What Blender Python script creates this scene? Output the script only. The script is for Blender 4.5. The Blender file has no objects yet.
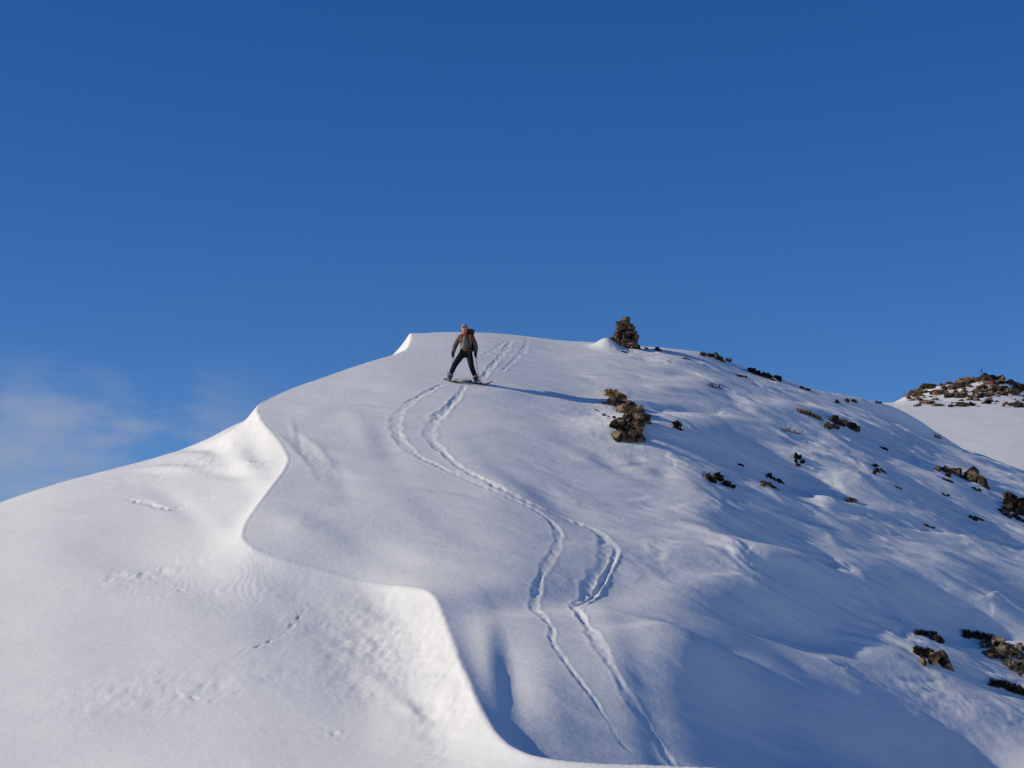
import bpy, bmesh, math, random
import numpy as np
from mathutils import Vector, Matrix

scene = bpy.context.scene
C = scene.collection
R_ = math.radians
random.seed(7)

# ------------------------------------------------------------------ camera, sky, sun, exposure
FPX = 2000.0
PITCH = R_(10.0)
cam_d = bpy.data.cameras.new('camera')
cam_d.sensor_width = 36.0
cam_d.lens = 36.0 * FPX / 1024.0
cam_d.clip_start = 0.5
cam_d.clip_end = 20000
cam = bpy.data.objects.new('camera', cam_d)
C.objects.link(cam)
cam.location = (0, 0, 0)
cam.rotation_euler = (R_(90) + PITCH, 0, 0)
scene.camera = cam
scene.render.resolution_x = 1024
scene.render.resolution_y = 768

SUN_EL = R_(25.0)
SUN_AZ = R_(-97.0)            # measured from +Y towards +X: the sun stands to the left
sun_dir = Vector((math.sin(SUN_AZ) * math.cos(SUN_EL), math.cos(SUN_AZ) * math.cos(SUN_EL), math.sin(SUN_EL)))
sd = bpy.data.lights.new('sun', 'SUN')
sd.energy = 4.15
sd.angle = R_(0.55)
sd.color = (1.0, 0.885, 0.68)
so = bpy.data.objects.new('sun', sd)
C.objects.link(so)
so.rotation_euler = sun_dir.to_track_quat('Z', 'Y').to_euler()

w = bpy.data.worlds.new('World')
scene.world = w
w.use_nodes = True
nt = w.node_tree
nt.nodes.clear()
N = nt.nodes.new
L = nt.links.new
out = N('ShaderNodeOutputWorld')
bg = N('ShaderNodeBackground')
sky = N('ShaderNodeTexSky')
sky.sky_type = 'NISHITA'
sky.sun_disc = False
sky.sun_elevation = SUN_EL
sky.sun_rotation = SUN_AZ
sky.altitude = 2600
sky.air_density = 1.0
sky.dust_density = 0.05
sky.ozone_density = 3.0
SKY_STRENGTH = 0.115
bg.inputs['Strength'].default_value = SKY_STRENGTH
hs = N('ShaderNodeHueSaturation')
hs.inputs['Saturation'].default_value = 1.30
hs.inputs['Value'].default_value = 1.06
hs.inputs['Hue'].default_value = 0.513
L(sky.outputs[0], hs.inputs['Color'])
# a thin veil of cloud low in the sky towards the left
tc = N('ShaderNodeTexCoord')
mp = N('ShaderNodeMapping')
mp.inputs['Scale'].default_value = (9, 9, 22)
L(tc.outputs['Generated'], mp.inputs['Vector'])
nz = N('ShaderNodeTexNoise')
nz.inputs['Scale'].default_value = 1.6
nz.inputs['Detail'].default_value = 5
nz.inputs['Roughness'].default_value = 0.55
L(mp.outputs[0], nz.inputs['Vector'])
sx = N('ShaderNodeSeparateXYZ')
L(tc.outputs['Generated'], sx.inputs[0])
def mr(inp, a, b, c=0.0, d=1.0):
    m = N('ShaderNodeMapRange')
    m.interpolation_type = 'SMOOTHSTEP'
    m.inputs['From Min'].default_value = a
    m.inputs['From Max'].default_value = b
    m.inputs['To Min'].default_value = c
    m.inputs['To Max'].default_value = d
    L(inp, m.inputs['Value'])
    return m.outputs['Result']
def mul(a, b):
    m = N('ShaderNodeMath'); m.operation = 'MULTIPLY'
    L(a, m.inputs[0])
    if isinstance(b, float): m.inputs[1].default_value = b
    else: L(b, m.inputs[1])
    return m.outputs[0]
fac = mul(mr(nz.outputs['Fac'], 0.34, 0.66), mr(sx.outputs['Z'], 0.192, 0.150))
fac = mul(fac, mr(sx.outputs['X'], -0.10, -0.17))
fac = mul(fac, 0.72)
mx = N('ShaderNodeMix'); mx.data_type = 'RGBA'
L(fac, mx.inputs['Factor'])
L(hs.outputs[0], mx.inputs['A'])
mx.inputs['B'].default_value = (3.1, 3.7, 5.0, 1)
L(mx.outputs['Result'], bg.inputs['Color'])
L(bg.outputs[0], out.inputs['Surface'])

scene.view_settings.view_transform = 'Standard'
scene.view_settings.look = 'None'
scene.view_settings.gamma = 1
scene.view_settings.use_curve_mapping = False
scene.view_settings.exposure = -0.25

# ------------------------------------------------------------------ helpers
def tag(o, label=None, cat=None, group=None, kind=None):
    if label: o['label'] = label
    if cat: o['category'] = cat
    if group: o['group'] = group
    if kind: o['kind'] = kind
    return o

def link(name, me, mat=None, parent=None, smooth=False):
    o = bpy.data.objects.new(name, me)
    C.objects.link(o)
    if mat: me.materials.append(mat)
    if parent: o.parent = parent
    if smooth:
        me.polygons.foreach_set('use_smooth', [True] * len(me.polygons))
    return o

def bm_obj(name, bm, mat=None, parent=None, smooth=False):
    me = bpy.data.meshes.new(name)
    bm.to_mesh(me); bm.free()
    return link(name, me, mat, parent, smooth)

def empty(name, loc, rz=0):
    o = bpy.data.objects.new(name, None)
    o.empty_display_size = 0.2
    C.objects.link(o)
    o.location = loc
    o.rotation_euler = (0, 0, rz)
    return o

def noise_tex(t, scale, detail=4, rough=0.55, vec=None):
    n = t.nodes.new('ShaderNodeTexNoise')
    n.inputs['Scale'].default_value = scale
    n.inputs['Detail'].default_value = detail
    n.inputs['Roughness'].default_value = rough
    if vec: t.links.new(vec, n.inputs['Vector'])
    return n

def ramp(t, inp, stops):
    r = t.nodes.new('ShaderNodeValToRGB')
    el = r.color_ramp.elements
    while len(el) < len(stops): el.new(0.5)
    for e, (p, c) in zip(el, stops):
        e.position = p
        e.color = (*c, 1)
    t.links.new(inp, r.inputs[0])
    return r.outputs[0]

def mat_new(name, rough=0.7):
    m = bpy.data.materials.new(name)
    m.use_nodes = True
    b = m.node_tree.nodes['Principled BSDF']
    b.inputs['Roughness'].default_value = rough
    return m, m.node_tree, b

def mat_cloth(name, col, rough=0.8, var=0.25, scale=14, metallic=0):
    m, t, b = mat_new(name, rough)
    g = t.nodes.new('ShaderNodeNewGeometry')
    n = noise_tex(t, scale, 4, 0.6, g.outputs['Position'])
    lo = tuple(c * (1 - var) for c in col); hi = tuple(min(1, c * (1 + var)) for c in col)
    t.links.new(ramp(t, n.outputs['Fac'], [(0.3, lo), (0.7, hi)]), b.inputs['Base Color'])
    bp = t.nodes.new('ShaderNodeBump'); bp.inputs['Strength'].default_value = 0.3; bp.inputs['Distance'].default_value = 0.01
    t.links.new(n.outputs['Fac'], bp.inputs['Height'])
    t.links.new(bp.outputs[0], b.inputs['Normal'])
    b.inputs['Metallic'].default_value = metallic
    b.inputs['Specular IOR Level'].default_value = 0.15 if rough > .5 else 0.4
    return m

def mat_snow():
    m, t, b = mat_new('snow', 0.55)
    g = t.nodes.new('ShaderNodeNewGeometry')
    P = g.outputs['Position']
    n1 = noise_tex(t, 0.35, 4, 0.6, P)
    t.links.new(ramp(t, n1.outputs['Fac'], [(0.3, (0.83, 0.83, 0.815)), (0.7, (0.89, 0.885, 0.865))]), b.inputs['Base Color'])
    b.inputs['Specular IOR Level'].default_value = 0.25
    na = noise_tex(t, 7.0, 6, 0.68, P)
    mp2 = t.nodes.new('ShaderNodeMapping')
    mp2.inputs['Rotation'].default_value = (0, 0, R_(-12))
    mp2.inputs['Scale'].default_value = (0.5, 2.2, 1.0)
    t.links.new(P, mp2.inputs['Vector'])
    nb = noise_tex(t, 1.6, 5, 0.6, mp2.outputs[0])
    b1 = t.nodes.new('ShaderNodeBump'); b1.inputs['Strength'].default_value = 0.42; b1.inputs['Distance'].default_value = 0.03
    b2 = t.nodes.new('ShaderNodeBump'); b2.inputs['Strength'].default_value = 0.35; b2.inputs['Distance'].default_value = 0.06
    t.links.new(na.outputs['Fac'], b1.inputs['Height'])
    t.links.new(nb.outputs['Fac'], b2.inputs['Height'])
    t.links.new(b2.outputs[0], b1.inputs['Normal'])
    t.links.new(b1.outputs[0], b.inputs['Normal'])
    return m

def mat_rock(name, cols, scale=4.0):
    m, t, b = mat_new(name, 0.9)
    g = t.nodes.new('ShaderNodeNewGeometry')
    P = g.outputs['Position']
    n1 = noise_tex(t, scale, 6, 0.7, P)
    t.links.new(ramp(t, n1.outputs['Fac'], [(0.40 + 0.27 * i / (len(cols) - 1), c) for i, c in enumerate(cols)]), b.inputs['Base Color'])
    n2 = noise_tex(t, scale * 3.0, 6, 0.7, P)
    bp = t.nodes.new('ShaderNodeBump'); bp.inputs['Strength'].default_value = 0.8; bp.inputs['Distance'].default_value = 0.06
    t.links.new(n2.outputs['Fac'], bp.inputs['Height'])
    t.links.new(bp.outputs[0], b.inputs['Normal'])
    b.inputs['Specular IOR Level'].default_value = 0.2
    return m

SNOW = mat_snow()
ROCK = mat_rock('rock_brown', [(0.012, 0.009, 0.006), (0.035, 0.023, 0.015), (0.19, 0.125, 0.08), (0.36, 0.28, 0.19)])
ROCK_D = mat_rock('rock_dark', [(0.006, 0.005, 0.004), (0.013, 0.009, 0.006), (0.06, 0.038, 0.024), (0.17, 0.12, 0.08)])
ROCK_T = mat_rock('rock_tan', [(0.02, 0.016, 0.011), (0.10, 0.073, 0.052), (0.27, 0.21, 0.155), (0.40, 0.34, 0.27)])
ROCK_C = mat_rock('rock_cairn', [(0.03, 0.02, 0.015), (0.11, 0.07, 0.045), (0.26, 0.16, 0.10), (0.26, 0.24, 0.19)], 4.0)
TURF = mat_rock('turf', [(0.015, 0.013, 0.008), (0.05, 0.035, 0.017), (0.13, 0.08, 0.035)], 9.0)
GRASS = mat_rock('dry_grass', [(0.16, 0.09, 0.035), (0.36, 0.20, 0.08), (0.48, 0.30, 0.14)], 18.0)

# ------------------------------------------------------------------ terrain
cp, sp = math.cos(PITCH), math.sin(PITCH)

def tanel(v):
    vv = (384.0 - v) / FPX
    return (sp + vv * cp) / (cp - vv * sp)

def point(u, v, y):
    """the place y metres north of the photographer seen in direction (u, v)"""
    vv = (384.0 - v) / FPX
    k = y / (cp - vv * sp)
    return np.array([(u - 512.0) / FPX * k, y, (sp + vv * cp) * k])

def curve(x, pts):
    xs = np.array([p[0] for p in pts], float); ys = np.array([p[1] for p in pts], float)
    # monotone-ish smooth interpolation: cubic hermite with finite difference tangents
    m = np.gradient(ys, xs)
    x = np.asarray(x, float)
    xc = np.clip(x, xs[0], xs[-1])
    i = np.clip(np.searchsorted(xs, xc) - 1, 0, len(xs) - 2)
    h = xs[i + 1] - xs[i]
    t = (xc - xs[i]) / h
    h00 = 2*t**3 - 3*t**2 + 1; h10 = t**3 - 2*t**2 + t; h01 = -2*t**3 + 3*t**2; h11 = t**3 - t**2
    r = h00*ys[i] + h10*h*m[i] + h01*ys[i+1] + h11*h*m[i+1]
    return r + (x - xc) * np.where(x < xs[0], m[0], m[-1])

# the open slope right of the wind lip
R_SIL = [(-300, 372), (100, 352), (250, 342), (330, 335), (412, 329.5), (480, 331.5), (560, 341), (640, 347), (700, 354),
         (760, 377), (800, 392), (860, 411), (930, 439), (1024, 472), (1200, 530), (1500, 600)]
R_D = [(-300, 60.0), (250, 65.9), (412, 67.5), (560, 69), (700, 70.5), (850, 72.0), (1024, 73.8), (1500, 78)]
R_BU = [(-1500, 34.6), (300, 34.6), (430, 35.3), (500, 36.0), (640, 35.9), (800, 34.4), (1024, 32.6), (1500, 30.5)]
def R_B(u): return curve(u, R_BU)
# the wind scoured flank left of it
L_SIL = [(-500, 640), (0, 495), (60, 474), (100, 463), (160, 447), (205, 430), (230, 418), (258, 405), (310, 386), (345, 372), (376, 358.5), (411, 331), (440, 312), (560, 245), (700, 185), (1000, 90)]
L_YS = [(-500, 53.5), (0, 54), (100, 55.4), (205, 57.8), (258, 60.3), (310, 63.6), (375, 69), (412, 70.5), (600, 71.5)]
L_YB = [(-500, 35.2), (0, 34.4), (150, 33.4), (300, 32.4), (435, 31.6), (500, 31.3), (700, 31), (1000, 31)]

def base_R(x, y):
    u = 512 + x / np.maximum(y, 8) * FPX
    u = np.clip(u, -1500, 2600)
    vs = curve(u, R_SIL)
    for _ in range(2):
        ys = curve(u, R_D)
        s = (ys - y) / R_B(u)
        v = vs + (768 - vs) * s * s
        u = 512 + FPX * x / np.maximum(y, 8) * (cp - (384 - np.clip(v, 200, 900)) / FPX * sp)
        u = np.clip(u, -1500, 2600)
        vs = curve(u, R_SIL)
    ys = curve(u, R_D)
    s = (ys - y) / R_B(u)
    w_ = np.where(s > 1, 1 + (s - 1) * 2, np.where(s < -0.5, 0.25 + (-0.5 - s) * 1.0, s * s))
    v = vs + (768 - vs) * w_
    return y * tanel(v)

def base_L(x, y):
    u = 512 + x / np.maximum(y, 8) * FPX
    u = np.clip(u, -450, 2600)
    for _ in range(3):
        vs = curve(u, L_SIL); ys = curve(u, L_YS); yb = curve(u, L_YB)
        s = (ys - y) / (ys - yb)
        v = vs + (768 - vs) * np.where(s > 1, 2 * s - 1, s * s)
        u = 512 + FPX * x / np.maximum(y, 8) * (cp - (384 - np.clip(v, 200, 900)) / FPX * sp)
        u = np.clip(u, -450, 2600)
    vs = curve(u, L_SIL); ys = curve(u, L_YS); yb = curve(u, L_YB)
    s = (ys - y) / (ys - yb)
    w_ = np.where(s > 1, 1 + (s - 1) * 2, np.where(s < -0.4, 0.16 + (-0.4 - s) * 0.8, s * s))
    return y * tanel(vs + (768 - vs) * w_)

def Yr(u, v):
    vs = float(curve(u, R_SIL)); return float(curve(u, R_D)) - float(R_B(u)) * math.sqrt(max(0, (v - vs) / (768 - vs)))
def Yl(u, v):
    vs = float(curve(u, L_SIL)); ys = float(curve(u, L_YS)); yb = float(curve(u, L_YB))
    return ys - (ys - yb) * math.sqrt(max(0, (v - vs) / (768 - vs)))

# crest line of the wind lip: (u, v, share of the right-hand depth)
CREST_PX = [(411, 331.5, 1), (411, 340, 1), (407, 349, 1), (392, 355, 1), (376, 359.5, 1), (345, 370, 1), (320, 379, 1), (300, 385.5, 1), (280, 394, 1),
            (258, 405, 1), (257, 410, 1), (262, 421, 1), (271, 431, 1), (282, 444, 1), (290, 459, 1), (284, 472, 1), (272, 487, 1), (258, 505, .9),
            (246, 522, .7), (242, 537, .5), (255, 550, .3), (285, 560, .15), (320, 569, 0), (355, 579, 0), (385, 584, 0), (412, 586, 0),
            (428, 590, 0), (437, 598, 0), (445, 620, 0), (456, 650, 0), (468, 680, 0), (479, 705, 0), (492, 729, 0), (508, 745, 0),
            (530, 755, 0), (560, 760, 0), (600, 763, 0), (650, 764, 0), (705, 766, 0), (760, 770, 0), (850, 782, 0)]
cr = []
for u, v, k in CREST_PX:
    y = k * Yr(u, v) + (1 - k) * Yl(u, v)
    cr.append(point(u, v, y))
cr = np.array(cr)
_e = (cr[0][0] - 0.6, cr[0][1] + 8)
cr = np.vstack([[[_e[0], _e[1], float(base_R(np.array(_e[0]), np.array(_e[1])))]], cr, [[cr[-1][0] + 9, cr[-1][1] - 3.5, cr[-1][2] - 2.5]]])
for i in range(1, len(cr)):                       # keep y strictly falling along the crest
    cr[i, 1] = min(cr[i, 1], cr[i - 1, 1] - 0.04)
# resample with Catmull-Rom style smoothing
tt = np.arange(len(cr)); td = np.linspace(0, len(cr) - 1, 6 * len(cr))
crd = np.stack([np.interp(td, tt, cr[:, k]) for k in range(3)], 1)
ker = np.array([1, 2, 3, 2, 1]) / 9.0
for _ in range(1):
    pad = np.vstack([crd[:1]] * 2 + [crd] + [crd[-1:]] * 2)
    crd = np.stack([np.convolve(pad[:, k], ker, 'valid') for k in range(3)], 1)
lamR = np.interp(crd[:, 1][::-1], [31, 36, 40, 43, 47], [0.55, 0.5, 0.7, 1.2, 1.5])[::-1]
lamL = np.interp(crd[:, 1][::-1], [31, 38, 41, 45, 52, 62], [1.9, 1.7, 1.4, 1.7, 1.5, 1.2])[::-1]

def axis(lo, hi, step, far_lo, far_hi, g=1.16):
    core = list(np.arange(lo, hi + 1e-6, step))
    a = []; x = lo; s = step
    while x > far_lo:
        s *= g; x -= s; a.append(x)
    b = []; x = hi; s = step
    while x < far_hi:
        s *= g; x += s; b.append(x)
    return np.array(a[::-1] + core + b)
XS = axis(-17, 21.5, 0.032, -900, 900)
YS = axis(28.0, 80.0, 0.05, -400, 1500)
X, Y = np.meshgrid(XS, YS)
H_R = base_R(X, Y)
H_L = base_L(X, Y)
# distance to the crest and smooth carry-over of its height
dR = crd[:, 2] - base_R(crd[:, 0], crd[:, 1])
dL = crd[:, 2] - base_L(crd[:, 0], crd[:, 1])
jx = (XS > -16) & (XS < 12); jy = (YS > 26) & (YS < 82)
sub = np.ix_(jy, jx)
Xs, Ys_ = X[sub], Y[sub]
d2 = np.full(Xs.shape, 1e9); W = np.zeros(Xs.shape)
aR = np.zeros(Xs.shape); aL = np.zeros(Xs.shape); lR = np.zeros(Xs.shape); lL = np.zeros(Xs.shape)
for i in range(len(crd) - 1):
    ax, ay = crd[i, 0], crd[i, 1]; bx, by = crd[i + 1, 0] - ax, crd[i + 1, 1] - ay
    ll = bx * bx + by * by
    if ll < 1e-9: continue
    t = np.clip(((Xs - ax) * bx + (Ys_ - ay) * by) / ll, 0, 1)
    q = (Xs - ax - t * bx) ** 2 + (Ys_ - ay - t * by) ** 2
    d2 = np.minimum(d2, q)
    wt = math.sqrt(ll) / (q + 0.004) ** 2
    W += wt; aR += wt * dR[i]; aL += wt * dL[i]; lR += wt * lamR[i]; lL += wt * lamL[i]
dist = np.sqrt(d2)
DIST = np.full(X.shape, 50.0); DIST[sub] = dist
crx = np.interp(YS[::1], crd[::-1, 1], crd[::-1, 0])
SIDE = X > crx[:, None]
dsm = np.sqrt(d2 + 0.05 ** 2) - 0.05
kR = np.exp(-dsm / (lR / W)); kL = np.exp(-dsm / (lL / W))
H_R[sub] += aR / W * kR
H_L[sub] += aL / W * kL - 0.11 * (1 - np.exp(-dsm / 0.25)) - 0.42 * (1 - np.exp(-dsm / 1.2)) * np.exp(-dsm / 6.0)
H = np.where(SIDE, H_R, H_L)
# meet smoothly within a few centimetres of the crest
bl = np.clip(np.where(SIDE, DIST, -DIST) / 0.09 * 0.5 + 0.5, 0, 1)
H = H_L * (1 - bl) + H_R * bl
# the foot of the slope, and the far country
near = np.clip((30.0 - Y) / 14.0, 0, 1); near = near * near * (3 - 2 * near)
H = H * (1 - near) + (-2.0 - 0.02 * np.abs(Y)) * near
far = np.clip((Y - 84) / 20, 0, 1)
H = np.where(Y > 84, np.minimum(H, 14) * (1 - far) + (-6) * far, H)
side = np.clip(np.where(X < 0, (-X - 17.5) / 22, (X - 60) / 60), 0, 1); side = side * side * (3 - 2 * side)
H = H * (1 - side) + np.minimum(H, -14) * side
H = np.maximum(H, -60)
H_BASE = H.copy()

def sampler(Hg):
    def f(x, y):
        x = np.asarray(x, float); y = np.asarray(y, float)
        i = np.clip(np.searchsorted(XS, x) - 1, 0, len(XS) - 2); j = np.clip(np.searchsorted(YS, y) - 1, 0, len(YS) - 2)
        a = (x - XS[i]) / (XS[i + 1] - XS[i]); b = (y - YS[j]) / (YS[j + 1] - YS[j])
        return (Hg[j, i] * (1 - a) + Hg[j, i + 1] * a) * (1 - b) + (Hg[j + 1, i] * (1 - a) + Hg[j + 1, i + 1] * a) * b
    return f
hb = sampler(H_BASE)
def hit(u, v, f=None):
    f = f or hb
    ys = np.arange(26.0, 84.0, 0.04)
    vv = (384.0 - v) / FPX
    k = ys / (cp - vv * sp)
    xs = (u - 512.0) / FPX * k; zs = (sp + vv * cp) * k
    g = f(xs, ys) - zs
    idx = np.nonzero(g > 0)[0]
    if len(idx) == 0:
        i = int(np.argmax(g))
    else: i = int(idx[0])
    return np.array([xs[i], ys[i], float(f(xs[i], ys[i]))])

rng = np.random.default_rng(3)
def vnoise(x, y, seed):
    r = np.random.default_rng(seed)
    n = 256
    tab = r.random((n, n)) * 2 - 1
    xi = np.floor(x).astype(int); yi = np.floor(y).astype(int)
    fx = x - xi; fy = y - yi
    fx = fx ** 3 * (fx * (fx * 6 - 15) + 10); fy = fy ** 3 * (fy * (fy * 6 - 15) + 10)
    xi %= n; yi %= n; x1 = (xi + 1) % n; y1 = (yi + 1) % n
    return (tab[yi, xi] * (1 - fx) + tab[yi, x1] * fx) * (1 - fy) + (tab[y1, xi] * (1 - fx) + tab[y1, x1] * fx) * fy
def fbm(x, y, seed, octv=3, gain=0.5):
    s = 0; a = 1.0
    for o in range(octv):
        s = s + a * vnoise(x * 2 ** o + 17.3 * o, y * 2 ** o - 9.1 * o, seed + o)
        a *= gain
    return s

# window of the dense part, where all the shaping happens
jx = (XS > -17.1) & (XS < 21.6); jy = (YS > 27.9) & (YS < 80.1)
sub = np.ix_(jy, jx)
Xs, Ys_ = X[sub], Y[sub]
Hs = H[sub].copy()
sideR = SIDE[sub].astype(float)
dst = DIST[sub]
# approximate picture direction of each place, only used to say WHERE wind texture is strong
U = 512 + Xs / Ys_ * FPX
fadeR = sideR * np.clip(dst / 1.2, 0, 1)

# --- broad shaping: places where the slope turns away from the sun (k>0) or towards it (k<0)
def blob(u, v, mu, mv, wd, k, only=None):
    """tilt the ground along the wind by k over an oval patch centred where (u,v) meets the slope"""
    global Hs
    c = hit(u, v); a = hit(u + mu, v + mv) - c
    n = math.hypot(mu, mv)
    b = hit(u - mv / n * wd, v + mu / n * wd) - c
    M = np.array([[a[0], b[0]], [a[1], b[1]]])
    try: Mi = np.linalg.inv(M)
    except Exception: return
    ext = 2.6 * max(abs(a[0]) + abs(b[0]), 0.3); exy = 2.6 * max(abs(a[1]) + abs(b[1]), 0.3)
    ix = np.nonzero((XS[jx] > c[0] - ext) & (XS[jx] < c[0] + ext))[0]
    iy = np.nonzero((YS[jy] > c[1] - exy) & (YS[jy] < c[1] + exy))[0]
    if len(ix) < 2 or len(iy) < 2: return
    s = (slice(iy[0], iy[-1] + 1), slice(ix[0], ix[-1] + 1))
    dx = Xs[s] - c[0]; dy = Ys_[s] - c[1]
    p = Mi[0, 0] * dx + Mi[0, 1] * dy; q = Mi[1, 0] * dx + Mi[1, 1] * dy
    m = 1.0
    if only == 'R': m = fadeR[s]
    if only == 'L': m = (1 - sideR[s]) * np.clip(dst[s] / 0.9, 0, 1) ** 1.0
    Hs[s] += -k * dx * np.exp(-(p * p + q * q)) * m

for b in [(725, 448, 92, 34, 15, .30), (672, 401, 40, 5, 3.5, .30), (540, 500, 45, 20, 9, .16), (600, 462, 30, 10, 5, .16),
          (632, 462, 14, 4, 5, .16), (655, 472, 14, 4, 5, .14), (760, 545, 80, 34, 20, .16), (880, 598, 110, 26, 17, .40),
          (905, 490, 70, 26, 14, .20), (965, 440, 90, 34, 11, .30), (860, 440, 60, 26, 10, .16), (985, 500, 60, 25, 13, .20), (720, 676, 60, 18, 20, .20),
          (860, 722, 120, 40, 26, .34), (640, 720, 50, 50, 22, .12), (740, 705, 60, 30, 26, .16), (690, 655, 50, 10, 9, .14), (930, 755, 90, 30, 20, .2), (790, 715, 190, 62, 44, .14), (690, 705, 90, 46, 34, .13), (960, 520, 70, 26, 9, .16), (880, 515, 50, 14, 5, .16), (840, 470, 40, 16, 5, .14), (930, 470, 40, 14, 4, .12), (560, 440, 40, 10, 8, .07), (480, 455, 30, 20, 12, .05), (430, 520, 60, 30, 14, .05), (498, 676, 11, 42, 17, .60), (455, 570, 60, 20, 14, .08), (345, 545, 80, 26, 18, .10), (800, 620, 40, 18, 8, .14), (1000, 590, 60, 25, 14, .18),
          (520, 395, 30, 4, 5, .08), (960, 740, 80, 30, 16, .22), (670, 640, 60, 20, 8, .16), (800, 372, 40, 14, 8, .12),
          (375, 440, 20, 20, 12, .10), (296, 436, 4, 10, 3.5, .30), (330, 470, 16, 24, 10, .08), (560, 590, 80, 10, 12, .07),
          (650, 590, 130, 14, 20, -.16), (860, 645, 80, 24, 14, -.22), (940, 690, 60, 24, 12, -.14), (740, 405, 90, 14, 12, -.14), (760, 380, 60, 14, 8, -.1),
          (600, 405, 24, 10, 14, -.16), (680, 486, 30, 10, 12, -.16), (700, 510, 60, 16, 12, -.12), (990, 470, 40, 18, 5, -.12),
          (900, 540, 60, 22, 9, -.14), (820, 500, 40, 16, 8, -.10), (540, 690, 20, 50, 16, -.10), (1000, 640, 50, 16, 8, -.25)]:
    blob(*b[:5], b[5] * (1.2 if b[5] > 0 else 1.0), only='R')
for b in [(232, 452, 34, 30, 14, -.30), (268, 445, 14, 28, 12, -.22), (205, 520, 40, 20, 12, -.10), (240, 420, 20, 4, 5, .10), (200, 470, 46, 6, 5, .12), (395, 690, 30, 12, 8, .10),
          (432, 640, 22, 60, 34, -.30), (465, 725, 24, 36, 30, -.26), (400, 605, 50, 14, 16, -.12), (330, 600, 70, 24, 24, -.14), (420, 712, 14, 4, 6, .28), (180, 590, 90, 20, 20, .06), (90, 560, 120, 20, 20, .03)]:
    blob(*b, only='L')

# --- wind texture
ca, sa = math.cos(R_(-10)), math.sin(R_(-10))
xr = Xs * ca - Ys_ * sa; yr = Xs * sa + Ys_ * ca
warp = 0.5 * fbm(Xs * 0.5, Ys_ * 0.5, 91, 2)
right = np.clip((U - 540) / 230, 0, 1) * np.clip((820 - 0) / 820, 0, 1)
low = np.clip((Ys_ - 41) / 5, 0.25, 1)
amp = fadeR * (0.007 + 0.046 * right * low)
Hs += amp * fbm(xr / 1.5 + warp, yr / 0.55 + warp * 1.2, 11, 3, 0.5)
Hs += fadeR * (0.025 + 0.03 * right) * fbm(xr / 3.4, yr / 1.5 + warp, 21, 2, 0.5)
Hs += (1 - sideR) * np.clip(dst / 0.8, 0.1, 1) * (0.022 * fbm(Xs / 2.8, Ys_ / 2.0, 31, 2) + 0.004 * fbm(Xs / 0.8, Ys_ / 0.7, 35, 3))
strip = fbm(Xs / 1.7 + 0.8 * warp + 3, Ys_ / 0.42 + 0.10 * Xs + warp, 81, 3, 0.55)
Hs += fadeR * right * low * 0.030 * strip
Hs += fadeR * (1 - right) * 0.010 * strip
# crisp sastrugi ledges on the right-hand flank
t = fbm(xr / 2.2 + 5 + warp, yr / 0.8, 41, 3, 0.55)
Hs += fadeR * right * low * 0.038 * np.clip(t * 2.2, -0.3, 1) ** 2
# wind ripples on the scoured saddle and rough blown crust on the left flank
rb = hit(230, 570); rip = np.exp(-(((Xs - rb[0]) / 2.2) ** 2 + ((Ys_ - rb[1]) / 1.6) ** 2)) * (1 - sideR)
Hs += rip * 0.006 * np.sin(2 * math.pi * (Xs * 0.9 + Ys_ * 0.45 + 0.3 * fbm(Xs * 1.4, Ys_ * 1.4, 51, 2)) / 0.20) * (0.5 + 0.5 * vnoise(Xs * 2, Ys_ * 2, 52))
for (u, v, ru, rv, a_) in [(140, 578, 1.1, .5, .020), (185, 440 + 25, 2.0, 1.3, .012), (245, 425, 1.0, 2.0, .012), (390, 650, 1.0, 2.2, .022), (450, 700, .7, 2.5, .018), (160, 690, 2.2, .9, .012), (330, 620, 1.4, 1.4, .008)]:
    c = hit(u, v)
    g = np.exp(-(((Xs - c[0]) / ru) ** 2 + ((Ys_ - c[1]) / rv) ** 2)) * (1 - sideR)
    Hs += g * a_ * fbm(Xs / 0.28, Ys_ / 0.42, 61, 3, 0.6)
for (u, v, ru, rv, a_) in [(625, 425, 1.3, 2.6, .03), (895, 625, .8, .6, .05), (965, 635, .9, .6, .05), (940, 700, 1.2, .9, .022), (870, 470, 2.0, 2.0, .02), (985, 530, 1.5, 1.0, .03), (640, 352, 1.3, 2, .03), (300, 520, 3, 3, .003), (840, 665, .4, .35, .05), (760, 590, 3.5, 1.5, .006)]:
    c = hit(u, v)
    g = np.exp(-(((Xs - c[0]) / ru) ** 2 + ((Ys_ - c[1]) / rv) ** 2)) * sideR
    Hs += 0.55 * g * a_ * fbm(Xs / 0.25, Ys_ / 0.35, 71, 3, 0.6)

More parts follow.
